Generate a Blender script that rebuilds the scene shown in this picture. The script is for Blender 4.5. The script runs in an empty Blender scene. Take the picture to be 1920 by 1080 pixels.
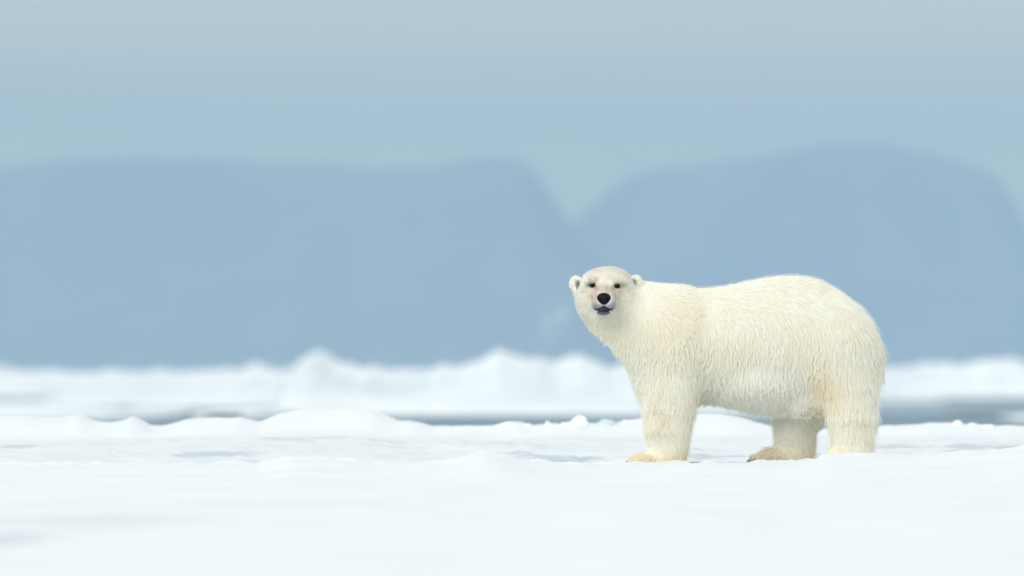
import bpy, math
import numpy as np
from mathutils import kdtree, Vector

rad = math.radians
# ------------------------------------------------------------------ camera, sky, sun, exposure
DIST = 73.0                      # camera to bear, metres
FPX = 400.0 / 36.0 * 1920.0      # focal length in pixels of the 1920 px wide photograph
HOR = 712.0                      # picture row of the true horizon
SEA = -0.93                      # sea level below the camera (camera at z = 0)
S = DIST / FPX                   # metres per pixel at the bear

scene = bpy.context.scene
cam_d = bpy.data.cameras.new("camera")
cam = bpy.data.objects.new("camera", cam_d)
scene.collection.objects.link(cam)
cam.location = (0, 0, 0)
cam.rotation_euler = (rad(90), 0, 0)
cam_d.lens = 400
cam_d.sensor_width = 36
cam_d.shift_y = (HOR - 540.0) / 1920.0
cam_d.clip_start = 0.5
cam_d.clip_end = 80000
cam_d.dof.use_dof = True
cam_d.dof.focus_distance = DIST - 0.25
cam_d.dof.aperture_fstop = 3.2
scene.camera = cam

SUN_EL, SUN_AZ = rad(34), rad(208)          # azimuth clockwise from +Y: sun high behind the camera, to its left
world = bpy.data.worlds.new("World")
scene.world = world
world.use_nodes = True
nt = world.node_tree
nt.nodes.clear()
out = nt.nodes.new("ShaderNodeOutputWorld")
bg = nt.nodes.new("ShaderNodeBackground")
bg.inputs["Strength"].default_value = 0.1
sky = nt.nodes.new("ShaderNodeTexSky")
sky.sky_type = 'NISHITA'
sky.sun_disc = False
sky.sun_elevation = SUN_EL
sky.sun_rotation = SUN_AZ
tc = nt.nodes.new("ShaderNodeTexCoord")
sep = nt.nodes.new("ShaderNodeSeparateXYZ")
nt.links.new(tc.outputs["Generated"], sep.inputs[0])
# overcast layer: cloud brightness by elevation, broken up by very soft noise
mp = nt.nodes.new("ShaderNodeMapping")
mp.inputs["Scale"].default_value = (9, 9, 42)
nt.links.new(tc.outputs["Generated"], mp.inputs[0])
nz = nt.nodes.new("ShaderNodeTexNoise")
nz.inputs["Scale"].default_value = 1.0
nz.inputs["Detail"].default_value = 2.0
nt.links.new(mp.outputs[0], nz.inputs["Vector"])
ma = nt.nodes.new("ShaderNodeMath"); ma.operation = 'MULTIPLY_ADD'
ma.inputs[1].default_value = 0.012; ma.inputs[2].default_value = -0.006
nt.links.new(nz.outputs["Fac"], ma.inputs[0])
ad = nt.nodes.new("ShaderNodeMath"); ad.operation = 'ADD'
nt.links.new(sep.outputs["Z"], ad.inputs[0]); nt.links.new(ma.outputs[0], ad.inputs[1])
mr = nt.nodes.new("ShaderNodeMapRange")
mr.inputs["From Min"].default_value = 0.0; mr.inputs["From Max"].default_value = 1.0
nt.links.new(ad.outputs[0], mr.inputs["Value"])
ramp = nt.nodes.new("ShaderNodeValToRGB")
er = ramp.color_ramp
er.interpolation = 'EASE'
SKYSTOPS = [(0.0, (0.48, 0.51, 0.33)), (0.018, (0.47, 0.51, 0.33)), (0.0235, (0.42, 0.44, 0.34)), (0.032, (0.58, 0.56, 0.47)),
            (0.040, (0.68, 0.70, 0.66)), (0.12, (0.88, 0.92, 0.94)), (0.45, (0.95, 0.98, 1.0)), (1.0, (0.70, 0.75, 0.77))]
while len(er.elements) < len(SKYSTOPS):
    er.elements.new(0.5)
for e, (p, c) in zip(er.elements, SKYSTOPS):
    e.position = p
for e, (p, c) in zip(er.elements, SKYSTOPS):
    e.position = p; e.color = (*c, 1)
nt.links.new(mr.outputs[0], ramp.inputs[0])
vm = nt.nodes.new("ShaderNodeVectorMath"); vm.operation = 'SCALE'
vm.inputs["Scale"].default_value = 10.0
nt.links.new(ramp.outputs[0], vm.inputs[0])
mx = nt.nodes.new("ShaderNodeMix"); mx.data_type = 'RGBA'
mx.inputs["Factor"].default_value = 0.93
nt.links.new(sky.outputs[0], mx.inputs["A"]); nt.links.new(vm.outputs[0], mx.inputs["B"])
nt.links.new(mx.outputs["Result"], bg.inputs["Color"])
nt.links.new(bg.outputs[0], out.inputs["Surface"])

sun_d = bpy.data.lights.new("sun", 'SUN')
sun_d.energy = 1.8
sun_d.angle = rad(40)
sun_d.color = (1.0, 0.97, 0.92)
sun = bpy.data.objects.new("sun", sun_d)
scene.collection.objects.link(sun)
sd = Vector((math.sin(SUN_AZ) * math.cos(SUN_EL), math.cos(SUN_AZ) * math.cos(SUN_EL), math.sin(SUN_EL)))
sun.rotation_euler = sd.to_track_quat('Z', 'Y').to_euler()

vs = scene.view_settings
vs.view_transform = 'Standard'
vs.look = 'None'
vs.exposure = 0.06
vs.gamma = 1.0
vs.use_curve_mapping = False
cy = scene.cycles
cy.max_bounces = 16
cy.diffuse_bounces = 12
cy.glossy_bounces = 4
cy.transparent_max_bounces = 8
cy.volume_bounces = 1
cy.use_denoising = True

rng = np.random.default_rng(11)

# ------------------------------------------------------------------ helpers
def sm(a, b, x):
    t = np.clip((x - a) / (b - a), 0, 1)
    return t * t * (3 - 2 * t)

def vnoise(x, y, seed):
    r = np.random.default_rng(seed).random((256, 256))
    xi = np.floor(x).astype(int); yi = np.floor(y).astype(int)
    fx = x - xi; fy = y - yi
    fx = fx * fx * fx * (fx * (fx * 6 - 15) + 10); fy = fy * fy * fy * (fy * (fy * 6 - 15) + 10)
    g = lambda i, j: r[(xi + i) & 255, (yi + j) & 255]
    return ((g(0, 0) * (1 - fx) + g(1, 0) * fx) * (1 - fy) + (g(0, 1) * (1 - fx) + g(1, 1) * fx) * fy) * 2 - 1

def fbm(x, y, seed, octv=4, gain=0.5):
    s = 0; a = 1.0; n = 0
    for o in range(octv):
        s = s + a * vnoise(x * 2 ** o + 17.3 * o, y * 2 ** o + 5.1 * o, seed + o); n += a; a *= gain
    return s / n

def new_obj(name, data, parent=None, loc=None):
    o = bpy.data.objects.new(name, data)
    scene.collection.objects.link(o)
    if parent: o.parent = parent
    if loc is not None: o.location = loc
    return o

def tag(o, label=None, cat=None, group=None, kind=None):
    if label: o["label"] = label
    if cat: o["category"] = cat
    if group: o["group"] = group
    if kind: o["kind"] = kind
    return o

def mesh_np(name, V, F, mat, smooth=True, cols=None):
    me = bpy.data.meshes.new(name)
    V = np.asarray(V, dtype=np.float32); F = np.asarray(F, dtype=np.int32)
    k = F.shape[1]
    me.vertices.add(len(V)); me.vertices.foreach_set("co", V.ravel())
    me.loops.add(F.size); me.loops.foreach_set("vertex_index", F.ravel())
    me.polygons.add(len(F))
    me.polygons.foreach_set("loop_start", np.arange(0, F.size, k, dtype=np.int32))
    me.polygons.foreach_set("loop_total", np.full(len(F), k, dtype=np.int32))
    me.update(calc_edges=True)
    me.validate()
    if smooth:
        me.polygons.foreach_set("use_smooth", np.ones(len(me.polygons), dtype=bool))
    if mat: me.materials.append(mat)
    if cols is not None:
        for nm, arr in cols.items():
            a = me.attributes.new(nm, 'FLOAT_COLOR', 'POINT')
            arr = np.asarray(arr, dtype=np.float32)
            if arr.ndim == 1: arr = np.repeat(arr[:, None], 3, 1)
            a.data.foreach_set("color", np.concatenate([arr, np.ones((len(arr), 1), np.float32)], 1).ravel())
    return me

def grid_mesh(name, X, Y, Z, mat, cols=None):
    ny, nx = X.shape
    V = np.stack([X, Y, Z], -1).reshape(-1, 3)
    i = np.arange(ny - 1)[:, None] * nx + np.arange(nx - 1)[None, :]
    F = np.stack([i, i + 1, i + nx + 1, i + nx], -1).reshape(-1, 4)
    return mesh_np(name, V, F, mat, cols=cols)

def surface_nets(D, org, h):
    """zero level of a sampled distance field D[x,y,z] -> vertices, quads"""
    ins = D < 0
    nx, ny, nz = D.shape
    c = np.zeros((nx - 1, ny - 1, nz - 1), dtype=np.int8)
    for a in (0, 1):
        for b in (0, 1):
            for e in (0, 1):
                c += ins[a:nx - 1 + a, b:ny - 1 + b, e:nz - 1 + e]
    act = np.argwhere((c > 0) & (c < 8))
    idx = -np.ones(c.shape, dtype=np.int64)
    idx[act[:, 0], act[:, 1], act[:, 2]] = np.arange(len(act))
    P = np.zeros((len(act), 3)); n = np.zeros(len(act))
    corners = [(a, b, e) for a in (0, 1) for b in (0, 1) for e in (0, 1)]
    for p in corners:
        for ax in range(3):
            if p[ax] == 1: continue
            q = list(p); q[ax] = 1
            dp = D[act[:, 0] + p[0], act[:, 1] + p[1], act[:, 2] + p[2]]
            dq = D[act[:, 0] + q[0], act[:, 1] + q[1], act[:, 2] + q[2]]
            m = (dp < 0) != (dq < 0)
            t = np.where(m, dp / np.where(m, dp - dq, 1), 0)
            pt = np.array(p, float)[None, :].repeat(len(act), 0)
            pt[:, ax] += t
            P += pt * m[:, None]; n += m
    P = (P / n[:, None] + act) * h + np.array(org)
    quads = []
    for ax in range(3):
        o1, o2 = [(1, 2), (2, 0), (0, 1)][ax]
        sl0 = [slice(None)] * 3; sl1 = [slice(None)] * 3
        sl0[ax] = slice(0, -1); sl1[ax] = slice(1, None)
        a0 = ins[tuple(sl0)]; a1 = ins[tuple(sl1)]
        e = np.argwhere(a0 != a1)
        e = e[(e[:, o1] > 0) & (e[:, o2] > 0) & (e[:, o1] < D.shape[o1] - 1) & (e[:, o2] < D.shape[o2] - 1)]
        s = a0[e[:, 0], e[:, 1], e[:, 2]]
        def cell(d1, d2):
            q = e.copy(); q[:, o1] -= d1; q[:, o2] -= d2
            return idx[q[:, 0], q[:, 1], q[:, 2]]
        Q = np.stack([cell(1, 1), cell(0, 1), cell(0, 0), cell(1, 0)], 1)
        Q[~s] = Q[~s][:, ::-1]
        quads.append(Q)
    Q = np.concatenate(quads)
    return P, Q[(Q >= 0).all(1)]

# ------------------------------------------------------------------ materials
def mat_new(name):
    m = bpy.data.materials.new(name); m.use_nodes = True
    n = m.node_tree; b = n.nodes.get("Principled BSDF")
    return m, n, b

def noise_node(n, scale, detail=4, vec=None, stretch=None, rough=0.5):
    tcn = n.nodes.new("ShaderNodeTexCoord")
    src = tcn.outputs["Object"]
    if stretch:
        mpn = n.nodes.new("ShaderNodeMapping"); mpn.inputs["Scale"].default_value = stretch
        n.links.new(src, mpn.inputs[0]); src = mpn.outputs[0]
    t = n.nodes.new("ShaderNodeTexNoise"); t.inputs["Scale"].default_value = scale
    t.inputs["Detail"].default_value = detail; t.inputs["Roughness"].default_value = rough
    n.links.new(src, t.inputs["Vector"])
    return t

def snow_material(name, c1, c2, ice, bump=0.3, scale=2.0, attr="wet", patch=(0.8, 0.3, 1.0)):
    m, n, b = mat_new(name)
    t1 = noise_node(n, scale, 6, stretch=patch)
    r = n.nodes.new("ShaderNodeMapRange"); r.inputs["From Min"].default_value = 0.35; r.inputs["From Max"].default_value = 0.68
    n.links.new(t1.outputs["Fac"], r.inputs["Value"])
    mixc = n.nodes.new("ShaderNodeMix"); mixc.data_type = 'RGBA'
    mixc.inputs["A"].default_value = (*c1, 1); mixc.inputs["B"].default_value = (*c2, 1)
    n.links.new(r.outputs[0], mixc.inputs["Factor"])
    at = n.nodes.new("ShaderNodeAttribute"); at.attribute_name = attr
    mix2 = n.nodes.new("ShaderNodeMix"); mix2.data_type = 'RGBA'
    mix2.inputs["B"].default_value = (*ice, 1)
    n.links.new(at.outputs["Fac"], mix2.inputs["Factor"])
    n.links.new(mixc.outputs["Result"], mix2.inputs["A"])
    n.links.new(mix2.outputs["Result"], b.inputs["Base Color"])
    rr = n.nodes.new("ShaderNodeMapRange"); rr.inputs["To Min"].default_value = 0.75; rr.inputs["To Max"].default_value = 0.3
    n.links.new(at.outputs["Fac"], rr.inputs["Value"]); n.links.new(rr.outputs[0], b.inputs["Roughness"])
    b.inputs["Specular IOR Level"].default_value = 0.25
    t2 = noise_node(n, 14.0 if scale > 1 else 3.0, 8, rough=0.6)
    bp = n.nodes.new("ShaderNodeBump"); bp.inputs["Strength"].default_value = bump; bp.inputs["Distance"].default_value = 0.02
    n.links.new(t2.outputs["Fac"], bp.inputs["Height"]); n.links.new(bp.outputs[0], b.inputs["Normal"])
    return m

SNOW = snow_material("snow", (0.83, 0.86, 0.86), (0.775, 0.815, 0.82), (0.40, 0.49, 0.54))
FLOE_M = snow_material("floe_snow", (0.86, 0.89, 0.89), (0.78, 0.84, 0.85), (0.52, 0.65, 0.71), scale=0.25, bump=0.5, patch=(1, 0.4, 2))
THIN_M = snow_material("thin_sea_ice", (0.42, 0.52, 0.60), (0.28, 0.38, 0.45), (0.2, 0.3, 0.4), scale=0.3, bump=0.3, patch=(0.4, 0.1, 1))

# ------------------------------------------------------------------ near floe: one snow sheet carrying the bear
CREST = [(-300, 868), (0, 872), (280, 872), (400, 870), (450, 869), (482, 874), (510, 868), (545, 860), (580, 860), (640, 863), (700, 868),
         (760, 871), (830, 868), (870, 858), (906, 849), (940, 852), (965, 860), (1000, 868), (1040, 873), (1120, 871), (1180, 870), (1240, 869), (1300, 869),
         (1400, 868), (1440, 868), (1500, 866), (1530, 861), (1560, 856), (1600, 855), (1640, 854), (1760, 853), (1860, 848), (1920, 840), (2050, 838), (2400, 850)]
RIDGE = [(-400, 790), (-150, 780), (0, 783), (60, 782), (100, 785), (150, 780), (175, 788), (205, 793), (228, 790), (250, 781), (268, 790), (285, 799), (320, 796),
         (350, 786), (400, 784), (450, 784), (490, 790), (515, 780), (560, 771), (600, 768), (650, 768), (700, 770), (725, 780), (745, 788),
         (770, 789), (790, 792), (810, 798), (850, 799), (920, 799), (945, 794), (970, 793), (1000, 796), (1060, 794), (1085, 789), (1110, 794),
         (1160, 793), (1200, 785), (1310, 778), (1350, 778), (1385, 783), (1415, 791), (1450, 800), (1500, 806), (1600, 802), (1640, 799), (1700, 796),
         (1760, 793), (1800, 794), (1860, 797), (1920, 800), (2100, 790), (2400, 800)]
def prof(tab, p):
    a = np.array(tab, float)
    return np.interp(p, a[:, 0], a[:, 1])

def zrow(py, Y):                   # height of a point that stands at distance Y and picture row py
    return -(py - HOR) * Y / FPX

WET = [(1065, 867, 45, 5, 1.0), (1100, 860, 24, 3.5, 1.0), (1030, 866, 20, 4, 0.6), (610, 869, 30, 3, 0.4), (470, 866, 26, 3.5, 0.4),
       (1335, 858, 30, 6, 0.3), (1830, 846, 55, 3.5, 0.55), (1885, 838, 30, 3, 0.4), (1690, 848, 50, 3, 0.25), (240, 869, 50, 3, 0.2)]

def ground_height(X, Y):
    p = 960 + X * FPX / Y
    zc = zrow(prof(CREST, p), 71.9)
    near0 = -0.575 + 0.016 * fbm(X * 0.35, Y * 0.16, 3, 3)
    k = sm(62, 71.9, Y)
    z = near0 * (1 - k) + zc * k
    z = z - 0.05 * np.exp(-((X + 1.85) / 0.5) ** 2 - ((Y - 44) / 3.2) ** 2)
    # behind the crest: level under the bear, a shallow slushy trough, then the bank
    pc = prof(CREST, p)
    z1 = zrow(pc + 1.5, 73.6)
    z = np.where(Y > 71.9, zc + (z1 - zc) * sm(71.9, 73.6, Y), z)
    ztr = np.minimum(zrow(874, 76.0), zrow(pc + 7, 76.0))
    z = np.where(Y > 73.6, z1 + (ztr - z1) * sm(73.6, 75.6, Y), z)
    zb = zrow(823 + 4 * vnoise(p / 130, p * 0, 31), 86.0)
    z = np.where(Y > 75.6, ztr + (zb - ztr) * np.clip((Y - 75.6) / 10.4, 0, 1) ** 0.9, z)
    rough = sm(75.5, 77, Y) * (1 - sm(85.4, 86.2, Y))
    z = z + rough * (0.055 * np.maximum(fbm(X * 2.6, Y * 1.0, 40, 5, 0.65), -0.1) + 0.009 * fbm(X * 7, Y * 4, 47, 3)) \
          + rough * 0.025 * np.maximum(0, fbm(X * 0.5 + 3, Y * 1.1, 50, 3) - 0.25)
    zt = zrow(prof(RIDGE, p) + (2.0 + 2.2 * sm(920, 960, p) * (1 - sm(1150, 1190, p)) + 1.5 * sm(1740, 1780, p)) * fbm(p / 16, p * 0, 33, 4), 88.3)
    zt = np.where(np.abs(X) > 8, zt * 0 - 0.36 + 0.03 * vnoise(X * 0.3, X * 0, 5), zt)
    wob = 0.35 * fbm(X * 0.6, X * 0 + 2, 61, 3)
    kb = sm(86.0 + wob, 88.0 + wob * 0.5, Y)
    z = np.where(Y > 85.5, z * (1 - kb) + zt * kb, z)
    z = z + 0.010 * fbm(X * 1.5, Y * 1.5, 71, 4) * sm(86.3, 87.2, Y) * (1 - sm(87.5, 88.3, Y))
    ke = sm(88.8, 91.0, Y + 0.4 * fbm(X * 0.4, Y * 0, 80, 3))
    z = z * (1 - ke) + (SEA - 0.3) * ke
    edge = sm(55, 62, np.abs(X) + 3 * fbm(X * 0 + 1, Y * 0.1, 8, 3))
    return z * (1 - edge) + (SEA - 0.3) * edge

xs = np.concatenate([-np.geomspace(64, 6.2, 50), np.arange(-6, 6.001, 0.035), np.geomspace(6.2, 64, 50)])
ys = np.concatenate([np.arange(-6, 30, 1.5), np.arange(30, 62, 0.4), np.arange(62, 71, 0.15), np.arange(71, 74, 0.035),
                     np.arange(74, 92.5, 0.05)])
GX, GY = np.meshgrid(xs, ys)
GZ = ground_height(GX, np.maximum(GY, 1.0))
fine = (np.abs(GX) < 7) & (GY > 60) & (GY < 75)
for fx_, fw_ in ((1238, 52), (1470, 48), (1592, 50)):
    u_ = (960 + GX * FPX / np.maximum(GY, 1) - fx_) / fw_
    GZ = GZ + 0.009 * np.exp(-u_ ** 4 - ((GY - 72.45) / 0.16) ** 2) * (1 + 0.7 * fbm(GX * 9, GY * 9, 93, 3))
GZ = GZ + np.where(fine, 0.0025 * fbm(GX * 5, GY * 5, 90, 4) + 0.05 * np.maximum(fbm(GX * 5, GY * 3, 191, 5, 0.65) - 0.08, 0) * sm(69.5, 71.5, GY), 0)
ppx = 960 + GX * FPX / np.maximum(GY, 1)
ppy = HOR - GZ * FPX / np.maximum(GY, 1)
wet = np.zeros_like(GX)
for (a, b_, sa, sb, amt) in WET:
    d = ((ppx - a) / sa) ** 2 + ((ppy - b_) / sb) ** 2 + 1.5 * fbm(GX * 11, GY * 4, 95, 4)
    wet = np.maximum(wet, amt * (1 - sm(0.7, 0.95, d)) * (GY > 75))
zone = sm(75.5, 77, GY) * (1 - sm(85.6, 86.4, GY))
wet = np.maximum(wet, zone * (0.16 + 0.5 * sm(0.30, 0.45, fbm(GX * 1.4, GY * 0.7, 97, 5))))
wet = np.maximum(wet, 0.16 * (1 - sm(86.0, 87.0, GY)) * (GY > 80))
# bare bluish ice showing in the snow low in the picture, at the left
for (x0, y0, sx, sy, amt) in [(-1.98, 43.5, 0.16, 2.0, 0.55), (-1.75, 47.5, 0.55, 1.6, 0.22), (-1.3, 52, 0.9, 1.5, 0.10)]:
    d = ((GX - x0) / sx) ** 2 + ((GY - y0) / sy) ** 2
    wet = np.maximum(wet, amt * np.exp(-d))
ground = new_obj("snow_ground", grid_mesh("snow_ground", GX, GY, GZ, SNOW, {"wet": wet.ravel()}))
tag(ground, "white snow sheet of the near ice floe under the bear", "snow", kind="structure")

# ------------------------------------------------------------------ sea
wm, wn, wb = mat_new("sea_water")
wb.inputs["Base Color"].default_value = (0.05, 0.15, 0.22, 1)
wb.inputs["Roughness"].default_value = 0.3
wb.inputs["Specular IOR Level"].default_value = 0.12
wb.inputs["IOR"].default_value = 1.333
t = noise_node(wn, 1.0, 5, stretch=(0.6, 1.1, 1), rough=0.6)
bp = wn.nodes.new("ShaderNodeBump"); bp.inputs["Strength"].default_value = 0.9; bp.inputs["Distance"].default_value = 0.12
wn.links.new(t.outputs["Fac"], bp.inputs["Height"]); wn.links.new(bp.outputs[0], wb.inputs["Normal"])
wx = np.array([-11000, -2000, -300, -60, 0, 60, 300, 2000, 11000.]); wy = np.array([-900, -100, 20, 80, 150, 300, 700, 2000, 6000, 17600.])
WX, WY = np.meshgrid(wx, wy)
tag(new_obj("sea_water", grid_mesh("sea_water", WX, WY, WX * 0 + SEA, wm)), "dark blue grey sea between the ice floes", "sea", kind="structure")

# unseen white pack ice beyond the floes, added to light the haze from below
px_, py_ = np.meshgrid(np.linspace(-11500, 11500, 60), np.concatenate([np.linspace(1350, 4000, 30), np.linspace(4500, 16500, 40)]))
tag(new_obj("added_pack_ice", grid_mesh("added_pack_ice", px_, py_, SEA + 0.12 + 0.10 * fbm(px_ / 300, py_ / 90, 700, 4), FLOE_M, {"wet": np.zeros(px_.size)})), "unseen white pack ice added to brighten the haze from below", "pack ice", kind="structure")

# ------------------------------------------------------------------ ice floes out on the sea
def floe(label, p0, p1, front, back, tops, ridge_at, seed, mat=FLOE_M, free=0.25, rough=0.25, group=None, blue=()):
    """p0..p1 picture columns at the front edge; front/back distances; tops: (column, row) skyline of the ridge at distance ridge_at"""
    X0 = (p0 - 960) * front / FPX; X1 = (p1 - 960) * front / FPX
    nx = int(np.clip((p1 - p0) / 4, 30, 330)); ny = 56
    u = np.linspace(-1, 1, nx); v = np.linspace(-1, 1, ny)
    U, Vv = np.meshgrid(u, v)
    if tops: tops = [(c_, r_ + 9) for c_, r_ in tops]
    xc, xr = (X0 + X1) / 2, (X1 - X0) / 2
    yc, yr = (front + back) / 2, (back - front) / 2
    X = U * xr; Y = Vv * yr
    ang = 1 - np.maximum(np.abs(U) ** 4 + np.abs(Vv) ** 6, 0)
    ed = ang + 0.22 * fbm(U * xr * 0.12 + seed, Vv * 5, seed, 4)
    e = sm(0.0, 0.05 + 0.05, ed)
    xw = X + xc; yw = Y + yc
    z = free + rough * 0.35 * fbm(xw * 0.35, yw * 0.2, seed + 5, 4)
    if tops:
        p = 960 + xw * FPX / ridge_at
        h = -(prof(tops, p) - HOR) * ridge_at / FPX - SEA - free
        h = h + rough * (0.2 * fbm(xw * 0.8, xw * 0, seed + 9, 3) + 0.15 * np.abs(fbm(xw * 0.28, xw * 0, seed + 12, 3)))
        h = h + 7 * ridge_at / FPX * fbm(p / 30, p * 0, seed + 13, 3)
        w = np.exp(-((yw - ridge_at) / (0.23 * (back - front))) ** 2)
        crag = 0.75 + 0.5 * fbm(xw * 0.35, yw * 0.12, seed + 11, 4)
        wf = np.clip(w * np.where(w > 0.93, 1, crag), 0, 1)
        z = z + np.maximum(h, 0) * wf + rough * 0.4 * w * np.maximum(fbm(xw * 0.5, yw * 0.15, seed + 15, 4), 0) * (w < 0.95)
    z = z * e - 0.35 * (1 - e)
    bl = np.clip(0.14 + 0.8 * fbm(xw * 0.2, yw * 0.07, seed + 20, 4), 0, 0.45)
    for (bp_, bd, bsx, bsy, amt) in blue:
        bx = (bp_ - 960) * bd / FPX
        bl = np.maximum(bl, amt * np.exp(-((xw - bx) / bsx) ** 2 - ((yw - bd) / bsy) ** 2))
    o = new_obj("ice_floe", grid_mesh("ice_floe", X, Y, z, mat, {"wet": bl.ravel()}), loc=(xc, yc, SEA))
    return tag(o, label, "ice floe", group or "ice floes on the sea")

floe("long hummocked white floe with the tallest mounds, behind the bear's head", 470, 1655, 298, 395,
     [(470, 705), (520, 692), (545, 676), (560, 672), (580, 664), (600, 656), (618, 662), (640, 671), (655, 669), (680, 684), (705, 678), (735, 687), (770, 681), (800, 687),
      (830, 680), (860, 684), (890, 672), (915, 668), (938, 659), (955, 667), (985, 677), (1010, 670), (1040, 677), (1065, 668), (1090, 662), (1112, 671), (1140, 680), (1180, 675), (1240, 682), (1400, 676), (1560, 684), (1655, 692)], 348, 101, rough=0.5,
     blue=[(1010, 330, 1.0, 14, 0.5), (620, 330, 0.9, 12, 0.3)])
floe("wide low floe of broken white ice along the skyline left of the tall mounds", -300, 640, 590, 760,
     [(-300, 684), (0, 684), (50, 683), (110, 689), (200, 691), (300, 689), (350, 684), (430, 690), (480, 680), (520, 684), (640, 690)], 660, 121, rough=0.7)
floe("broad white floe on the skyline behind the bear's rump", 1560, 2250, 590, 730,
     [(1560, 690), (1680, 686), (1740, 673), (1800, 680), (1860, 671), (1920, 667), (2000, 672), (2250, 690)], 610, 131, rough=0.6)
floe("far flat floe filling the gap behind the two big skyline floes", 300, 1900, 800, 1300,
     [(300, 693), (900, 690), (1500, 693), (1900, 690)], 1000, 141, rough=0.6)
for i, (lb, a, b_, f, bk, fr) in enumerate([
        ("flat slushy strip of ice at the photo's edge, left of the dark water notch", -200, 175, 335, 420, 0.14),
        ("low white pan of ice just beyond the scalloped bank", -60, 540, 372, 470, 0.10),
        ("narrow grey strip of brash beyond the small dark water notch", 250, 560, 440, 500, 0.06),
        ("thin strip of brash close under the low skyline floe", 60, 500, 505, 565, 0.06)]):
    floe(lb, a, b_, f, bk, None, 0, 160 + 7 * i, free=fr, rough=0.15)
floe("nearest flat pan of slushy ice close behind the bank at the photo's left edge", -260, 262, 262, 322, None, 0, 231, free=0.09, rough=0.12)
floe("nearest flat pan of slushy ice right of the small dark water notch", 342, 500, 268, 325, None, 0, 241, free=0.09, rough=0.12)
floe("flat grey pan of new ice in the water right of the bear's rump", 1500, 2100, 326, 425, None, 0, 201, mat=THIN_M, free=0.04, rough=0.03)
floe("narrow white strip of ice between two water leads right of the bear", 1560, 1790, 490, 520, None, 0, 211, free=0.07, rough=0.08)
floe("small white cake of ice floating at the right edge of the photo", 1896, 1950, 262, 270, None, 0, 221, free=0.09, rough=0.15)

# ------------------------------------------------------------------ loose ice blocks on the bank
def ice_chunk(label, px, w, h, seed, d=87.6, rough=0.3, dirty=0.0):
    r = np.random.default_rng(seed)
    n = 26
    th = np.linspace(0, math.pi, n); ph = np.linspace(0, 2 * math.pi, 2 * n, endpoint=False)
    T, Pp = np.meshgrid(th, ph, indexing='ij')
    x = np.sin(T) * np.cos(Pp); y = np.sin(T) * np.sin(Pp); z = np.cos(T)
    R = np.full_like(x, 1.0)
    for _ in range(11):                                   # broken faces
        nv = r.normal(size=3); nv[2] = abs(nv[2]) * 0.8; nv /= np.linalg.norm(nv)
        dd = x * nv[0] + y * nv[1] + z * nv[2]
        lim = r.uniform(0.62, 0.9)
        R = np.where(dd > 0, np.minimum(R, lim / np.maximum(dd, 1e-3)), R)
    R = R * (1 + 0.10 * rough * fbm(Pp * 2 / math.pi * 3, T * 3, seed, 3) * np.sin(T))
    sw = w * d / FPX / 2; sh = h * d / FPX
    V = np.stack([x * R * sw, y * R * sw * 0.8, z * R * sh], -1)
    V = V.reshape(-1, 3)
    i = np.arange(n - 1)[:, None] * 2 * n; j = np.arange(2 * n)[None, :]; j2 = (j + 1) % (2 * n)
    F = np.stack([i + j, i + 2 * n + j, i + 2 * n + j2, i + j2], -1).reshape(-1, 4)
    X = (px - 960) * d / FPX
    zg = float(ground_height(np.array([X]), np.array([d]))[0])
    o = new_obj("ice_chunk", mesh_np("ice_chunk", V, F, FLOE_M, cols={"wet": np.full(len(V), dirty)}), loc=(X, d, zg))
    return tag(o, label, "ice chunk", "loose blocks of ice on the snow bank")
ice_chunk("peaked white block of ice, largest on the bank left of the bear", 1086, 46, 17, 5)
ice_chunk("grey glassy block of ice beside the peaked white block", 1137, 50, 12, 6, dirty=0.75)
ice_chunk("small white lump with a thin upright tip on the bank", 1029, 22, 12, 8)
ice_chunk("low rounded white lump, leftmost on the bank by the open water", 952, 40, 8, 9)
ice_chunk("small low lump of ice between two larger white lumps", 990, 20, 7, 12)
ice_chunk("stubby white block of ice on the bank right of the bear", 1795, 26, 14, 14)
ice_chunk("round lump touching the left foot of the peaked white block", 1061, 24, 9, 17)
ice_chunk("tiny white nub of ice between the glassy grey block and the bear's foreleg", 1172, 18, 7, 19)
ice_chunk("tiny white crumb of ice beside the stubby block right of the bear", 1822, 12, 5, 23)
ice_chunk("flat little lump on the bank at the photo's right", 1852, 36, 5, 15)

# ------------------------------------------------------------------ far mountains
mm, mn, mb = mat_new("mountain_rock_and_snow")
t = noise_node(mn, 0.006, 8, stretch=(1.5, 1.5, 0.5), rough=0.6)
r_ = mn.nodes.new("ShaderNodeValToRGB")
r_.color_ramp.elements[0].position = 0.36; r_.color_ramp.elements[0].color = (0.13, 0.14, 0.15, 1)
r_.color_ramp.elements[1].position = 0.7; r_.color_ramp.elements[1].color = (0.19, 0.205, 0.22, 1)
mn.links.new(t.outputs["Fac"], r_.inputs[0]); mn.links.new(r_.outputs[0], mb.inputs["Base Color"])
mb.inputs["Roughness"].default_value = 0.9

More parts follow.
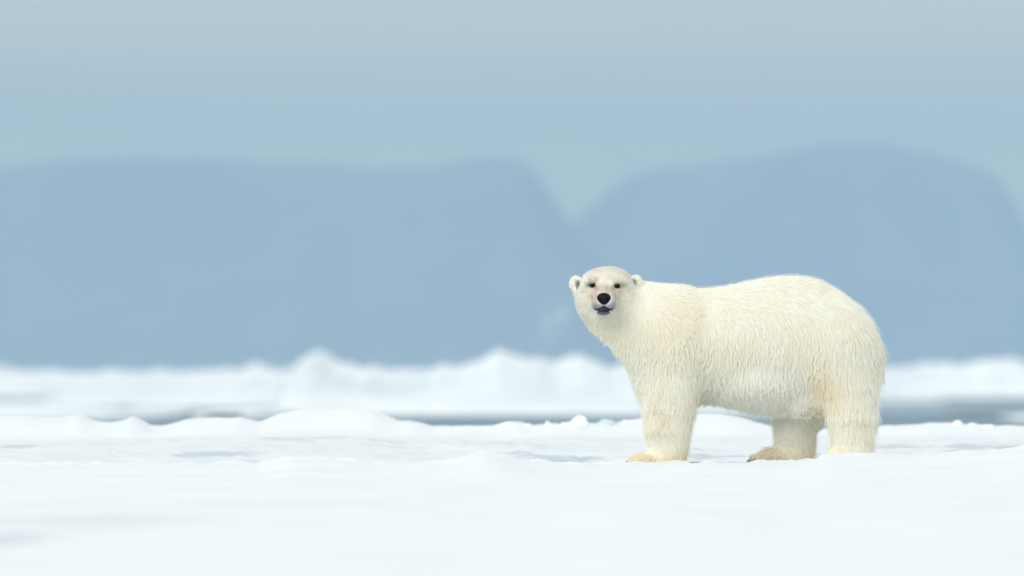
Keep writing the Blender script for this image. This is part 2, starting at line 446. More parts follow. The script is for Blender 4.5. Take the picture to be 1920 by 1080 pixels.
def mountain(label, tops, dist, depth, seed, x0, x1):
    tops = [(c_, r_ + 7) for c_, r_ in tops]
    xs_ = np.linspace(x0, x1, 420); v = np.linspace(0, 1, 60)
    X, V_ = np.meshgrid(xs_, v)
    p = 960 + X * FPX / dist
    H = (HOR - prof(tops, p)) * dist / FPX
    H = np.maximum(H * (1 + 0.015 * fbm(X / 160, X * 0, seed, 4)), 0.0)
    gul = fbm(X / 90, V_ * 3, seed + 3, 4)
    f = np.where(V_ < 0.3, sm(0, 0.3, V_) ** 0.8, 1.0) * (1 - sm(0.75, 1.0, V_))
    Z = H * f + gul * 8 * f * (1 - sm(0.22, 0.34, V_)) + 5
    Z = Z * (1 - sm(0.9, 1, np.abs((X - (x0 + x1) / 2) / ((x1 - x0) / 2)))) - 8 * (f < 0.01)
    Yy = dist - depth * 0.3 + V_ * depth + gul * 30
    o = new_obj("mountain", grid_mesh("mountain", X, Yy, Z, mm))
    return tag(o, label, "mountain", "hazy flat-topped mountains on the horizon", kind="structure")
mountain("wide flat-topped hazy blue mountain left of the notch", [(-6000, 420), (-3000, 300), (-900, 330), (-200, 335), (0, 318), (100, 306), (200, 299), (280, 295), (400, 297), (500, 304),
         (600, 306), (700, 316), (760, 319), (820, 313), (860, 303), (900, 298), (950, 298), (985, 305), (1010, 330), (1040, 374), (1062, 405), (1110, 470), (1200, 560), (1500, 700)],
         14500, 1500, 301, -4200, 500)
mountain("hazy blue mountain with a rounded summit right of the notch", [(700, 700), (950, 540), (1075, 418), (1110, 385), (1150, 350), (1180, 329), (1210, 318), (1250, 311), (1320, 304), (1400, 295),
         (1480, 281), (1550, 272), (1600, 269), (1650, 270), (1700, 276), (1760, 286), (1800, 299), (1840, 313), (1870, 333), (1890, 358), (1905, 390), (1925, 435), (1990, 500), (2300, 640), (2800, 560), (5000, 400)],
         16000, 1500, 331, -300, 3600)

# ------------------------------------------------------------------ haze: the air itself
hm = bpy.data.materials.new("haze_air"); hm.use_nodes = True
hn = hm.node_tree; hn.nodes.clear()
ho = hn.nodes.new("ShaderNodeOutputMaterial"); pv = hn.nodes.new("ShaderNodeVolumePrincipled")
pv.inputs["Color"].default_value = (0.41, 0.595, 0.765, 1)
pv.inputs["Density"].default_value = 0.85e-4
pv.inputs["Anisotropy"].default_value = 0.1
hn.links.new(pv.outputs[0], ho.inputs["Volume"])
def box_mesh(name, lo, hi, mat):
    V = [(x, y, z) for x in (lo[0], hi[0]) for y in (lo[1], hi[1]) for z in (lo[2], hi[2])]
    F = [(0, 1, 3, 2), (4, 6, 7, 5), (0, 4, 5, 1), (2, 3, 7, 6), (0, 2, 6, 4), (1, 5, 7, 3)]
    return mesh_np(name, V, F, mat, smooth=False)
tag(new_obj("haze", box_mesh("haze", (-12000, -1000, -9), (12000, 17700, 385), hm)), kind="stuff")

# ------------------------------------------------------------------ the polar bear
# modelled in units of S metres: a = picture column, b = picture row (down), c = depth away from the camera
def to_world(P):
    P = np.asarray(P, float)
    return np.stack([(P[..., 0] - 960) * S, DIST + P[..., 2] * S, -(P[..., 1] - HOR) * S], -1)
PAWGROUND = 869.0
ROOT = np.array([(1420 - 960) * S, DIST, -(PAWGROUND - HOR) * S])

class Field:
    """signed distance field on a grid, blended from ellipsoids and tapering limbs"""
    def __init__(s, lo, hi, h):
        s.lo = np.array(lo, float); s.h = h
        s.n = np.ceil((np.array(hi) - s.lo) / h).astype(int) + 1
        s.ax = [(s.lo[i] + h * np.arange(s.n[i])).astype(np.float32) for i in range(3)]
        s.D = np.full(tuple(s.n), 60.0, np.float32)
    def _box(s, lo, hi):
        sl = []
        for i in range(3):
            a = int(np.clip((lo[i] - s.lo[i]) / s.h, 0, s.n[i])); b = int(np.clip((hi[i] - s.lo[i]) / s.h + 2, 0, s.n[i]))
            sl.append(slice(a, b))
        g = np.meshgrid(*[s.ax[i][sl[i]] for i in range(3)], indexing='ij')
        return tuple(sl), g
    def _put(s, sl, d, k, sub):
        D = s.D[sl]
        if sub:
            d = -d; hh = np.clip(0.5 - 0.5 * (d - D) / k, 0, 1)      # smooth max
            s.D[sl] = d * (1 - hh) + D * hh + k * hh * (1 - hh)
        else:
            hh = np.clip(0.5 + 0.5 * (D - d) / k, 0, 1)
            s.D[sl] = D * (1 - hh) + d * hh - k * hh * (1 - hh)
    def ell(s, c, r, k=14, rot=0.0, sub=False, yaw=0.0):
        R = max(r) + k * 1.6 + 2
        sl, g = s._box([c[i] - R for i in range(3)], [c[i] + R for i in range(3)])
        x, y, z = g[0] - c[0], g[1] - c[1], g[2] - c[2]
        if rot:
            ca, sa = math.cos(rad(rot)), math.sin(rad(rot)); x, y = x * ca + y * sa, -x * sa + y * ca
        if yaw:
            ca, sa = math.cos(rad(yaw)), math.sin(rad(yaw)); x, z = x * ca + z * sa, -x * sa + z * ca
        k0 = np.sqrt((x / r[0]) ** 2 + (y / r[1]) ** 2 + (z / r[2]) ** 2) + 1e-6
        k1 = np.sqrt((x / r[0] ** 2) ** 2 + (y / r[1] ** 2) ** 2 + (z / r[2] ** 2) ** 2) + 1e-6
        s._put(sl, k0 * (k0 - 1) / k1, k, sub)
    def limb(s, p, q, ra, rb, k=14, flat=1.0):
        p = np.array(p, float); q = np.array(q, float)
        R = max(ra, rb) * max(1, flat) + k * 1.6 + 2
        sl, g = s._box(np.minimum(p, q) - R, np.maximum(p, q) + R)
        d = q - p; L = (d ** 2).sum()
        x, y, z = g[0] - p[0], g[1] - p[1], g[2] - p[2]
        t = np.clip((x * d[0] + y * d[1] + z * d[2]) / L, 0, 1)
        dist = np.sqrt((x - t * d[0]) ** 2 + (y - t * d[1]) ** 2 + ((z - t * d[2]) / flat) ** 2)
        s._put(sl, dist - (ra + (rb - ra) * t), k, False)
    def chain(s, pts, k=18):
        """one limb through several joints, each (a, b, c, radius)"""
        a = np.array(pts, float)
        R = a[:, 3].max() + k * 1.6 + 2
        sl, g = s._box(a[:, :3].min(0) - R, a[:, :3].max(0) + R)
        best = None
        for p, q in zip(a[:-1], a[1:]):
            d = q[:3] - p[:3]; L = (d ** 2).sum()
            x, y, z = g[0] - p[0], g[1] - p[1], g[2] - p[2]
            t = np.clip((x * d[0] + y * d[1] + z * d[2]) / L, 0, 1)
            v = np.sqrt((x - t * d[0]) ** 2 + (y - t * d[1]) ** 2 + (z - t * d[2]) ** 2) - (p[3] + (q[3] - p[3]) * t)
            best = v if best is None else np.minimum(best, v)
        s._put(sl, best, k, False)
    def mesh(s):
        P, Q = surface_nets(s.D, s.lo, s.h)
        return P, Q

B = Field((1050, 488, -178), (1682, 892, 132), 2.5)
# trunk: superposed cross-sections
TR = np.array([  # column, top, bottom, half width
    (1196, 575, 690, 40), (1215, 556, 715, 62), (1240, 543, 740, 78), (1270, 541, 742, 90), (1300, 546, 736, 95), (1340, 545, 740, 100), (1380, 538, 748, 104),
    (1420, 529, 754, 108), (1460, 523, 759, 112), (1495, 523, 757, 112), (1530, 529, 752, 108), (1562, 547, 742, 101), (1590, 572, 736, 88), (1612, 602, 726, 68), (1626, 638, 712, 40)], float)
for i in range(len(TR) - 1):
    for t_ in np.arange(0, 1, 0.2):
        c_ = TR[i] * (1 - t_) + TR[i + 1] * t_
        B.ell((c_[0], (c_[1] + c_[2]) / 2, 4), (34 if 1230 < c_[0] < 1600 else 24, (c_[2] - c_[1]) / 2, c_[3]), k=10)
# neck and throat
B.limb((1142, 560, -30), (1255, 640, 0), 43, 84, k=22)
B.limb((1135, 594, -34), (1246, 688, -4), 26, 46, k=20)
B.limb((1165, 552, -10), (1262, 588, 0), 30, 48, k=18)
# shoulders and front legs
for sgn in (-1, 1):
    B.ell((1268, 640, sgn * 44), (55, 80, 48), k=34, rot=8)
    B.chain([(1267, 650, sgn * 40, 50), (1260, 715, sgn * 50, 48), (1254, 765, sgn * 55, 45), (1252, 800, sgn * 57, 41.5), (1253, 832, sgn * 59, 36),
             (1249, 862, sgn * 60, 34)], k=24)
    B.ell((1222 - 2 * sgn, 862, sgn * 62), (36, 13, 33), k=12)
    for j in range(5):
        B.limb((1212, 862, sgn * 62 + (j - 2) * 13), (1192 - (2 - abs(j - 2)) * 3, 867, sgn * 62 + (j - 2) * 15), 8.5, 7, k=4)
B.ell((1230, 704, 0), (38, 56, 60), k=22)            # chest
# haunches and hind legs
B.ell((1564, 660, -44), (74, 90, 54), k=30, rot=-12)
B.chain([(1571, 660, -42, 57), (1586, 725, -54, 50), (1594, 775, -59, 45), (1596, 805, -60, 41), (1596, 835, -61, 38), (1592, 862, -62, 41)], k=26)
B.ell((1574, 860, -64), (38, 12, 33), k=12)
for j in range(5):
    B.limb((1560, 861, -64 + (j - 2) * 13), (1541 - (2 - abs(j - 2)) * 3, 867, -64 + (j - 2) * 15), 8.5, 7, k=4)
B.ell((1550, 672, 46), (84, 96, 52), k=24, rot=-8)
B.chain([(1545, 690, 48, 60), (1515, 750, 54, 46), (1493, 792, 56, 40), (1493, 835, 56, 36), (1489, 858, 56, 37)], k=22)
B.ell((1460, 853, 56), (36, 14, 33), k=12)
for j in range(5):
    B.limb((1450, 856, 56 + (j - 2) * 13), (1425 - (2 - abs(j - 2)) * 4, 860, 56 + (j - 2) * 15), 9.5, 8.0, k=3)
# soft belly fold and flank
B.ell((1430, 712, 0), (84, 38, 92), k=26)
B.limb((1500, 745, -40), (1545, 720, -44), 22, 26, k=22)
B.limb((1634, 660, 0), (1644, 692, 0), 13, 8, k=12)     # stub tail
# head, turned to the camera
B.ell((1137, 548, -52), (52, 41, 56), k=14)
B.ell((1124, 532, -60), (30, 24, 38), k=16)
B.ell((1149, 529, -60), (30, 24, 38), k=16)
B.ell((1106, 568, -56), (24, 28, 36), k=16)
B.ell((1165, 570, -56), (26, 30, 36), k=18)
B.ell((1134, 588, -52), (34, 32, 38), k=20)
B.limb((1166, 578, -50), (1262, 636, -36), 34, 66, k=30)
B.limb((1133, 600, -50), (1228, 676, -30), 19, 36, k=22)
B.limb((1134, 556, -84), (1131, 567, -136), 28, 20, k=14)
B.limb((1132, 548, -90), (1131, 558, -134), 15, 12, k=10)
B.ell((1121, 571, -138), (12, 12, 16), k=6)
B.ell((1141, 571, -138), (12, 12, 16), k=6)
B.limb((1133, 590, -85), (1130, 585, -128), 19, 10, k=9)
# eye hollows
B.ell((1110, 535, -115), (7, 5, 10), k=6, sub=True)
B.ell((1156, 537, -115), (7, 5, 10), k=6, sub=True)
# furrow between muzzle and cheek
B.ell((1104, 562, -116), (5, 11, 11), k=9, sub=True, rot=-12)
B.ell((1160, 565, -116), (5, 11, 11), k=9, sub=True, rot=12)
# brow ridges
B.ell((1109, 527.0, -101), (11, 4.2, 8), k=6, rot=-8)
B.ell((1157, 529.0, -101), (11, 4.2, 8), k=6, rot=8)
# ears
for ea, eb, rt in ((1081, 533, -14), (1191, 531, 14)):
    B.ell((ea, eb, -38), (13, 15.5, 9), k=8, rot=rt)
    s_ = 1 if ea < 1130 else -1
    B.ell((ea + 7 * s_, eb + 14, -42), (11, 13, 12), k=8)
    B.ell((ea + 4 * s_, eb + 2, -49), (7, 10, 9), k=3, rot=rt, sub=True)

BP, BQ = B.mesh()

def grad_normals(P, F):
    """normals of field F at points P"""
    q = (P - F.lo) / F.h
    def samp(q):
        q = np.clip(q, 0.01, np.array(F.n) - 1.02); i = q.astype(int); f = q - i
        r = 0
        for a in (0, 1):
            for b in (0, 1):
                for c in (0, 1):
                    w = (f[:, 0] if a else 1 - f[:, 0]) * (f[:, 1] if b else 1 - f[:, 1]) * (f[:, 2] if c else 1 - f[:, 2])
                    r = r + w * F.D[i[:, 0] + a, i[:, 1] + b, i[:, 2] + c]
        return r
    g = []
    for ax in range(3):
        e = np.zeros(3); e[ax] = 0.9
        g.append(samp(q + e) - samp(q - e))
    g = np.stack(g, -1)
    return g / (np.linalg.norm(g, axis=1, keepdims=True) + 1e-9)

def blob(P, c, r):
    return np.exp(-(((P - np.array(c)) / np.array(r)) ** 2).sum(1))

def bear_colour(P, r):
    a, b, c = P[:, 0], P[:, 1], P[:, 2]
    n1 = fbm(a / 38 + c / 60, b / 38, 400, 4); n2 = fbm(a / 9 + c / 14, b / 14, 410, 3)
    white = np.array([0.98, 0.975, 0.91]); cream = np.array([0.98, 0.955, 0.84]); gold = np.array([0.92, 0.81, 0.56])
    k = np.clip(0.45 + 0.55 * n1 + 0.35 * n2, 0, 1)[:, None]
    col = white * (1 - k) + cream * k
    def mixin(m, target):
        nonlocal col
        m = np.clip(m, 0, 1)[:, None]; col = col * (1 - m) + np.array(target) * m
    belly = sm(640, 730, b) * sm(1310, 1350, a) * (1 - sm(1490, 1540, a))
    mixin(belly * 0.8, (0.98, 0.98, 0.94))
    mixin(0.72 * blob(P, (1545, 722, -60), (26, 36, 90)) * (0.7 + 0.8 * n2), gold)
    mixin(0.20 * blob(P, (1265, 600, -60), (40, 40, 90)), gold)
    mixin(0.15 * blob(P, (1225, 650, -60), (25, 50, 90)) , gold)
    mixin(0.34 * blob(P, (1236, 770, -90), (18, 60, 50)) * (0.7 + n2), (0.82, 0.74, 0.56))
    mixin(0.70 * sm(825, 866, b) * (0.6 + 0.6 * n2 + 0.3), gold)
    mixin(0.30 * sm(780, 860, b) * (a < 1540) * (a > 1400), (0.86, 0.79, 0.58))
    mixin(0.28 * blob(P, (1610, 784, -100), (12, 7, 60)) * (1 + n2), (0.95, 0.68, 0.52))
    # face
    head = (a < 1205) & (b < 610) & (c < -20)
    mixin(0.62 * head * blob(P, (1132, 544, -125), (20, 13, 50)) * (1.3 + 1.2 * n2), (0.72, 0.63, 0.49))
    n3 = fbm(a / 3.5 + 7, b / 5.0 + c / 9, 430, 3)
    mixin(0.55 * head * np.clip(n3 + 0.1, 0, 1) * sm(528, 540, b) * (1 - sm(22, 50, np.hypot(a - 1132, b - 552))), (0.60, 0.52, 0.40))
    mixin(0.25 * head * np.clip(n3, 0, 1) * sm(530, 545, b), (0.80, 0.76, 0.64))
    mixin(0.7 * head * (blob(P, (1117, 541, -120), (4, 4, 50)) + blob(P, (1149, 542, -120), (4, 4, 50))), (0.48, 0.42, 0.34))  # inner eye corners, then muzzle sides: tan dirt plus furrow shading painted in
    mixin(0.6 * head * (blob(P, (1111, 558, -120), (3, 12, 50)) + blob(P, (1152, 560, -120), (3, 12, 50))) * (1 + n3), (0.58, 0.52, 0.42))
    mixin(0.42 * head * blob(P, (1119, 511, -85), (12, 5, 60)) * (0.6 + 1.3 * np.maximum(n2 + 0.2, 0)), (0.95, 0.60, 0.46))
    mixin(0.5 * head * blob(P, (1111, 523, -100), (8, 4, 60)) * (1 + n2), (0.93, 0.58, 0.42))
    mixin(0.3 * head * blob(P, (1141, 524, -100), (7, 3, 60)), (0.93, 0.62, 0.46))
    mixin(0.75 * head * blob(P, (1117, 559, -140), (4.5, 9, 40)), (0.80, 0.50, 0.42))
    mixin(0.95 * head * (blob(P, (1117, 576, -140), (10, 10, 40)) + blob(P, (1145, 575, -140), (10, 10, 40))), (0.34, 0.38, 0.41))
    mixin(0.8 * head * blob(P, (1131, 574.5, -140), (8, 4, 40)), (0.30, 0.33, 0.36))
    mixin(0.35 * head * blob(P, (1131, 591, -140), (11, 4, 45)), (0.60, 0.63, 0.65))
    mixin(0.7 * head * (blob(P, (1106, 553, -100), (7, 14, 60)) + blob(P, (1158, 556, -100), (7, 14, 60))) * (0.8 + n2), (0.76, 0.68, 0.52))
    for ex, ey in ((1110, 535), (1156, 537)):
        mixin(0.95 * head * blob(P, (ex, ey, -105), (6.6, 4.2, 30)), (0.07, 0.06, 0.055))
    for ex, ey, s__ in ((1083, 535, 1), (1189, 534, -1)):
        mixin(1.0 * blob(P, (ex + 3.0 * s__, ey + 1, -45), (4.6, 8, 16)), (0.15, 0.15, 0.14))
    return np.clip(col, 0, 1)

hid, hn_, hb = mat_new("bear_hide")
at = hn_.nodes.new("ShaderNodeAttribute"); at.attribute_name = "tint"
mu = hn_.nodes.new("ShaderNodeVectorMath"); mu.operation = 'MULTIPLY'; mu.inputs[1].default_value = (0.80, 0.80, 0.81)
hn_.links.new(at.outputs["Color"], mu.inputs[0]); hn_.links.new(mu.outputs[0], hb.inputs["Base Color"])
hb.inputs["Roughness"].default_value = 0.9; hb.inputs["Specular IOR Level"].default_value = 0.1

bear = new_obj("polar_bear", None, loc=ROOT)
tag(bear, "creamy white polar bear standing side on, its head turned to the camera", "polar bear")
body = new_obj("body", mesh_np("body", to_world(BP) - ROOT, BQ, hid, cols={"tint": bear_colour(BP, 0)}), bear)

# fur ---------------------------------------------------------------
tri = np.concatenate([BQ[:, [0, 1, 2]], BQ[:, [0, 2, 3]]])
A, Bv, Cv = BP[tri[:, 0]], BP[tri[:, 1]], BP[tri[:, 2]]
area = 0.5 * np.linalg.norm(np.cross(Bv - A, Cv - A), axis=1)
cen = (A + Bv + Cv) / 3

def headness(P):
    return (1 - sm(1160, 1200, P[:, 0] + 0.35 * (P[:, 1] - 560))) * (1 - sm(590, 625, P[:, 1])) * (1 - sm(-45, -10, P[:, 2]))

def fur_len(P):
    a, b = P[:, 0], P[:, 1]
    L = np.full(len(P), 18.5)
    L += 5 * sm(1500, 1640, a)
    L += 1 * sm(700, 750, b) * sm(1310, 1350, a) * (1 - sm(1500, 1540, a))
    L -= 8 * (1 - sm(1190, 1250, a + 0.4 * (b - 620))) * (1 - sm(690, 740, b))
    L -= 7 * sm(730, 860, b)
    h = headness(P)
    L = L * (1 - h) + h * 11.0
    muz = h * (1 - sm(26, 44, np.hypot(a - 1132, b - 560))) * (P[:, 2] < -80)
    L = L * (1 - muz) + muz * 3.0
    ear = (P[:, 2] < -25) & (np.minimum(np.hypot(a - 1079, b - 532), np.hypot(a - 1194, b - 530)) < 19)
    return np.where(ear, 5.0, L)

def comb(P, jitter):
    a, b, c = P[:, 0], P[:, 1], P[:, 2]
    top = np.interp(a, TR[:, 0], TR[:, 1]); bot = np.interp(a, TR[:, 0], TR[:, 2])
    tv = np.clip((b - top) / (bot - top), 0, 1)
    th = 22 + 62 * sm(0.0, 0.62, tv)
    th = th + sm(1480, 1600, a) * (30 - 30 * tv) - 18 * sm(1520, 1600, a) * sm(0.3, 0.9, tv) * (1 - sm(740, 780, b))
    front = 1 - sm(1195, 1290, a)
    th = th * (1 - front) + front * (48 + 45 * sm(560, 660, b))
    th = th * (1 - sm(740, 800, b)) + sm(740, 800, b) * 88
    th = th + 16 * fbm(a / 30 + c / 50, b / 30, 500, 3) + jitter
    d = np.stack([np.cos(np.radians(th)), np.sin(np.radians(th)), np.zeros(len(P))], -1)
    h = headness(P)[:, None]
    rd = P - np.array([1131, 560, -150.])
    rd[:, 1] += 0
    rd /= np.linalg.norm(rd, axis=1, keepdims=True)
    d = d * (1 - h) + rd * h
    return d / (np.linalg.norm(d, axis=1, keepdims=True) + 1e-9)

def scatter(dens, seed):
    r = np.random.default_rng(seed)
    w = area * dens
    n = int(w.sum()); ti = r.choice(len(tri), n, p=w / w.sum())
    u = r.random((n, 1)); v = r.random((n, 1)); f = (u + v) > 1
    u = np.where(f, 1 - u, u); v = np.where(f, 1 - v, v)
    return A[ti] + (Bv[ti] - A[ti]) * u + (Cv[ti] - A[ti]) * v

NP = 6
T = np.linspace(0, 1, NP)

def strand_shape(P, N, L, jit, lift):
    C = comb(P, jit)
    cn = (C * N).sum(1, keepdims=True)
    C = C - np.where(cn > 0, 0.82, 1.0) * cn * N
    C /= (np.linalg.norm(C, axis=1, keepdims=True) + 1e-6)
    g = np.array([0.0, 1.0, 0.0])
    t = T[None, :, None]
    L_ = L[:, None, None]
    off = L_ * (C[:, None, :] * (t * 0.92 + 0.05 * t ** 2) + N[:, None, :] * (lift[:, None, None] * (t * 1.0 - 0.62 * t ** 2)) + g * 0.16 * t ** 2)
    return off

headw = headness(cen)
muzw = headw * (np.hypot(cen[:, 0] - 1131, cen[:, 1] - 562) < 55)
nrm_c = grad_normals(cen, B)
facing = sm(-0.5, 0.3, -nrm_c[:, 2])           # less fur on the side that nothing looks at
dens_g = (0.078 + 0.03 * headw) * (0.35 + 0.65 * facing)
dens_s = (1.4 + 0.7 * headw + 0.8 * muzw) * (0.30 + 0.70 * facing)
GP = scatter(dens_g, 21); SP = scatter(dens_s, 22)
GN = grad_normals(GP, B); SN = grad_normals(SP, B)
r1 = np.random.default_rng(31)
GL = fur_len(GP) * r1.uniform(0.75, 1.25, len(GP))
goff = strand_shape(GP, GN, GL, r1.normal(0, 11, len(GP)), r1.uniform(0.26, 0.52, len(GP)) * (1 - 0.35 * sm(720, 800, GP[:, 1])))
kd = kdtree.KDTree(len(GP))
for i, p in enumerate(GP): kd.insert(p, i)
kd.balance()
gi = np.array([kd.find(p)[1] for p in SP])
SL = fur_len(SP) * r1.uniform(0.65, 1.1, len(SP))
soff = strand_shape(SP, SN, SL, r1.normal(0, 8, len(SP)), r1.uniform(0.2, 0.42, len(SP)) * (1 - 0.35 * sm(720, 800, SP[:, 1])))
own = SP[:, None, :] + soff
gd = GP[gi][:, None, :] + goff[gi]
cl = (0.93 * (1 - 0.15 * headness(SP)) * (1 - 0.35 * sm(715, 750, SP[:, 1]) * sm(1300, 1320, SP[:, 0]) * (1 - sm(1470, 1500, SP[:, 0]))) * r1.uniform(0.75, 1.1, len(SP)))[:, None, None] * (T[None, :, None] ** 1.0)
near_ok = (np.linalg.norm(GP[gi] - SP, axis=1) < 9)[:, None, None]
PT = np.where(near_ok, own * (1 - cl) + gd * cl, own)
# loose guard hairs that stand clear of the clumps
QP = scatter(0.017 * (1 + sm(620, 720, cen[:, 1])) * (1 - 0.7 * headw) * (0.35 + 0.65 * facing), 23)
QN = grad_normals(QP, B)
QL = fur_len(QP) * r1.uniform(0.9, 1.35, len(QP))
qoff = strand_shape(QP, QN, QL, r1.normal(0, 20, len(QP)), r1.uniform(0.45, 1.0, len(QP)))
PT = np.concatenate([PT, QP[:, None, :] + qoff]); SP = np.concatenate([SP, QP])
# keep nose, eyes, lips and ear openings clear
bad = np.zeros(len(SP), bool)
for (x_, y_, rx, ry, zc_) in ((1131, 562, 14, 11, -128), (1110, 535.5, 6.8, 4.6, -85), (1156.5, 537.5, 6.8, 4.6, -85), (1130, 583.0, 16.5, 6.0, -110), (1131, 573, 2, 6, -125)):
    bad |= (((SP[:, 0] - x_) / rx) ** 2 + ((SP[:, 1] - y_) / ry) ** 2 < 1) & (SP[:, 2] < zc_)
keep = ~bad
PT = PT[keep]; SPk = SP[keep]
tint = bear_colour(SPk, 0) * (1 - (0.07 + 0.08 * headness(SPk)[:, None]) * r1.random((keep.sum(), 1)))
crv = bpy.data.hair_curves.new("fur")
crv.add_curves([NP] * len(PT))
Wp = (to_world(PT.reshape(-1, 3)) - ROOT).astype(np.float32)
crv.attributes["position"].data.foreach_set("vector", Wp.ravel()) if "position" in crv.attributes else crv.position_data.foreach_set("vector", Wp.ravel())
ra = crv.attributes.new("radius", 'FLOAT', 'POINT') if "radius" not in crv.attributes else crv.attributes["radius"]
hw = headness(SPk)
base_r = (0.00075 * (1 - hw) + 0.0007 * hw)[:, None] * (1 - 0.65 * T[None, :] ** 1.5)
ra.data.foreach_set("value", base_r.astype(np.float32).ravel())
ta = crv.attributes.new("tint", 'FLOAT_COLOR', 'CURVE')
ta.data.foreach_set("color", np.concatenate([np.clip(tint, 0, 1), np.ones((len(tint), 1))], 1).astype(np.float32).ravel())
fm = bpy.data.materials.new("bear_fur"); fm.use_nodes = True
fn = fm.node_tree; fn.nodes.clear()
fo = fn.nodes.new("ShaderNodeOutputMaterial")
fa = fn.nodes.new("ShaderNodeAttribute"); fa.attribute_name = "tint"
fd = fn.nodes.new("ShaderNodeBsdfDiffuse"); ft = fn.nodes.new("ShaderNodeBsdfTranslucent"); fg = fn.nodes.new("ShaderNodeBsdfGlossy")
fg.inputs["Roughness"].default_value = 0.45
fx = fn.nodes.new("ShaderNodeMixShader"); fx.inputs[0].default_value = 0.35
fx2 = fn.nodes.new("ShaderNodeMixShader"); fx2.inputs[0].default_value = 0.06
fn.links.new(fa.outputs["Color"], fd.inputs[0]); fn.links.new(fa.outputs["Color"], ft.inputs[0])
fn.links.new(fd.outputs[0], fx.inputs[1]); fn.links.new(ft.outputs[0], fx.inputs[2])
fn.links.new(fx.outputs[0], fx2.inputs[1]); fn.links.new(fg.outputs[0], fx2.inputs[2]); fn.links.new(fx2.outputs[0], fo.inputs[0])
crv.materials.append(fm)
fur = new_obj("fur", crv, bear)
print("guides", len(GP), "strands", len(PT), "body verts", len(BP))

# nose, eyes, lips, claws -------------------------------------------
def simple_mat(name, col, rough, spec=0.5, bump=0):
    m, n, b = mat_new(name)
    b.inputs["Base Color"].default_value = (*col, 1); b.inputs["Roughness"].default_value = rough
    b.inputs["Specular IOR Level"].default_value = spec
    if bump:
        t = noise_node(n, 300, 3); q = n.nodes.new("ShaderNodeBump"); q.inputs["Strength"].default_value = bump; q.inputs["Distance"].default_value = 0.002
        n.links.new(t.outputs["Fac"], q.inputs["Height"]); n.links.new(q.outputs[0], b.inputs["Normal"])
    return m
NOSE_M = simple_mat("nose_leather", (0.004, 0.004, 0.005), 0.45, 0.12, 0.4)
EYE_M = simple_mat("eye_dark", (0.008, 0.005, 0.004), 0.16, 0.12)
LIP_M = simple_mat("lip_skin", (0.012, 0.012, 0.018), 0.6, 0.3)
GUM_M = simple_mat("lower_lip_skin", (0.10, 0.11, 0.135), 0.6, 0.3, 0.3)
CLAW_M = simple_mat("claw_horn", (0.05, 0.045, 0.04), 0.35)

F_ = Field((1110, 542, -172), (1152, 585, -128), 0.7)
F_.ell((1131, 559.5, -150), (13, 9.5, 10), k=2)
F_.ell((1131, 566, -150), (9.5, 8, 9), k=6)
F_.ell((1124.5, 563, -160), (2.8, 2.4, 5), k=1.2, sub=True)
F_.ell((1137.5, 563, -160), (2.8, 2.4, 5), k=1.2, sub=True)
F_.ell((1131, 573, -160), (0.7, 6, 3), k=1.0, sub=True)
p_, q_ = F_.mesh(); new_obj("nose", mesh_np("nose", to_world(p_) - ROOT, q_, NOSE_M), bear)
F_ = Field((1106, 568, -165), (1156, 596, -110), 0.8)
F_.limb((1131, 570, -153), (1131, 577, -153), 1.4, 1.4, k=1)
F_.limb((1131, 577.5, -155), (1116, 581, -148), 2.8, 2.0, k=1.5)
F_.limb((1131, 577.5, -155), (1145, 581, -148), 2.8, 2.0, k=1.5)
F_.ell((1130.5, 581.3, -145), (14.0, 4.2, 13), k=1.5)
p_, q_ = F_.mesh(); new_obj("mouth", mesh_np("mouth", to_world(p_) - ROOT, q_, LIP_M), bear)
F_ = Field((1106, 572, -165), (1156, 600, -110), 0.8)
F_.ell((1130.5, 587.0, -138), (12.5, 4.6, 12), k=1.5)
p_, q_ = F_.mesh(); new_obj("lower_lip", mesh_np("lower_lip", to_world(p_) - ROOT, q_, GUM_M), bear)
for ex, ey in ((1109.5, 535.5), (1156.5, 537.5)):
    F_ = Field((ex - 9, ey - 8, -118), (ex + 9, ey + 8, -88), 0.7)
    F_.ell((ex, ey, -104.5), (5.8, 4.3, 5.5), k=1)
    p_, q_ = F_.mesh(); new_obj("eye", mesh_np("eye", to_world(p_) - ROOT, q_, EYE_M), bear)
for (cx, cy_, cz, st, dd) in ((1190, 868, -62, 15, 3), (1186, 868, 62, 15, 3), (1419, 863, 56, 15, 4), (1539, 868, -64, 15, 3)):
    for j in range(5):
        F_ = Field((cx - 26, cy_ - 8, cz - 45), (cx + 12, cy_ + 10, cz + 45), 1.2) if False else None
        x0 = cx - (2 - abs(j - 2)) * dd; z0 = cz + (j - 2) * st
        F_ = Field((x0 - 16, cy_ - 8, z0 - 5), (x0 + 6, cy_ + 9, z0 + 5), 0.8)
        F_.limb((x0 - 3, cy_ - 2, z0), (x0 - 9, cy_ + 2.5, z0), 2.2, 1.1, k=1)
        p_, q_ = F_.mesh(); new_obj("claw", mesh_np("claw", to_world(p_) - ROOT, q_, CLAW_M), bear)

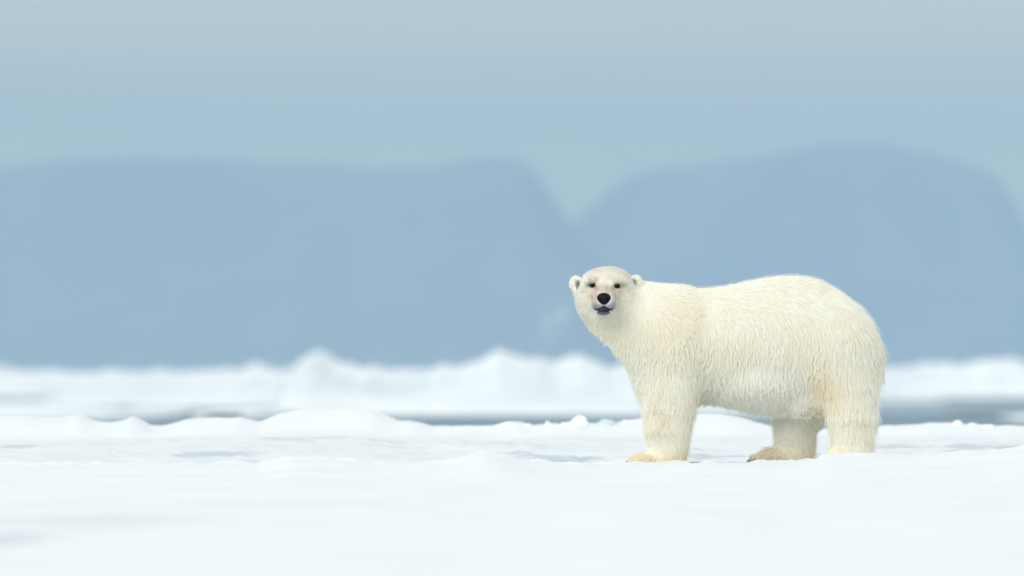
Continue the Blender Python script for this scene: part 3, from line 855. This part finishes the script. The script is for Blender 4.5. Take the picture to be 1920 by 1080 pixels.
# ------------------------------------------------------------------ breath hanging in the cold air
bm_ = bpy.data.materials.new("breath_vapour"); bm_.use_nodes = True
bn = bm_.node_tree; bn.nodes.clear()
bo = bn.nodes.new("ShaderNodeOutputMaterial"); bv = bn.nodes.new("ShaderNodeVolumePrincipled")
tcn = bn.nodes.new("ShaderNodeTexCoord"); ln = bn.nodes.new("ShaderNodeVectorMath"); ln.operation = 'LENGTH'
bn.links.new(tcn.outputs["Object"], ln.inputs[0])
fall = bn.nodes.new("ShaderNodeMapRange"); fall.interpolation_type = 'SMOOTHSTEP'
fall.inputs["From Min"].default_value = 1.0; fall.inputs["From Max"].default_value = 0.1
fall.inputs["To Min"].default_value = 0.0; fall.inputs["To Max"].default_value = 1.0
bn.links.new(ln.outputs["Value"], fall.inputs["Value"])
tn = bn.nodes.new("ShaderNodeTexNoise"); tn.inputs["Scale"].default_value = 2.2; tn.inputs["Detail"].default_value = 3
bn.links.new(tcn.outputs["Object"], tn.inputs["Vector"])
tr = bn.nodes.new("ShaderNodeMapRange"); tr.inputs["From Min"].default_value = 0.38; tr.inputs["From Max"].default_value = 0.7
bn.links.new(tn.outputs["Fac"], tr.inputs["Value"])
m1 = bn.nodes.new("ShaderNodeMath"); m1.operation = 'MULTIPLY'
bn.links.new(fall.outputs[0], m1.inputs[0]); bn.links.new(tr.outputs[0], m1.inputs[1])
m2 = bn.nodes.new("ShaderNodeMath"); m2.operation = 'MULTIPLY'; m2.inputs[1].default_value = 1.6
bn.links.new(m1.outputs[0], m2.inputs[0]); bn.links.new(m2.outputs[0], bv.inputs["Density"])
bv.inputs["Color"].default_value = (0.95, 0.97, 1, 1)
bn.links.new(bv.outputs[0], bo.inputs["Volume"])
th = np.linspace(0, math.pi, 14); ph = np.linspace(0, 2 * math.pi, 24, endpoint=False)
Tt, Pp = np.meshgrid(th, ph, indexing='ij')
Vb = np.stack([np.sin(Tt) * np.cos(Pp), np.sin(Tt) * np.sin(Pp), np.cos(Tt)], -1).reshape(-1, 3)
i = np.arange(13)[:, None] * 24; j = np.arange(24)[None, :]; j2 = (j + 1) % 24
Fb = np.stack([i + j, i + 24 + j, i + 24 + j2, i + j2], -1).reshape(-1, 4)
br = new_obj("breath_vapour", mesh_np("breath_vapour", Vb, Fb, bm_), loc=((1040 - 960) * S, DIST - 0.35, -(600 - HOR) * S))
br.scale = (0.14, 0.16, 0.24); br.rotation_euler = (0, rad(28), 0)
tag(br, "faint puff of breath in the cold air before the bear's face", "breath", kind="stuff")
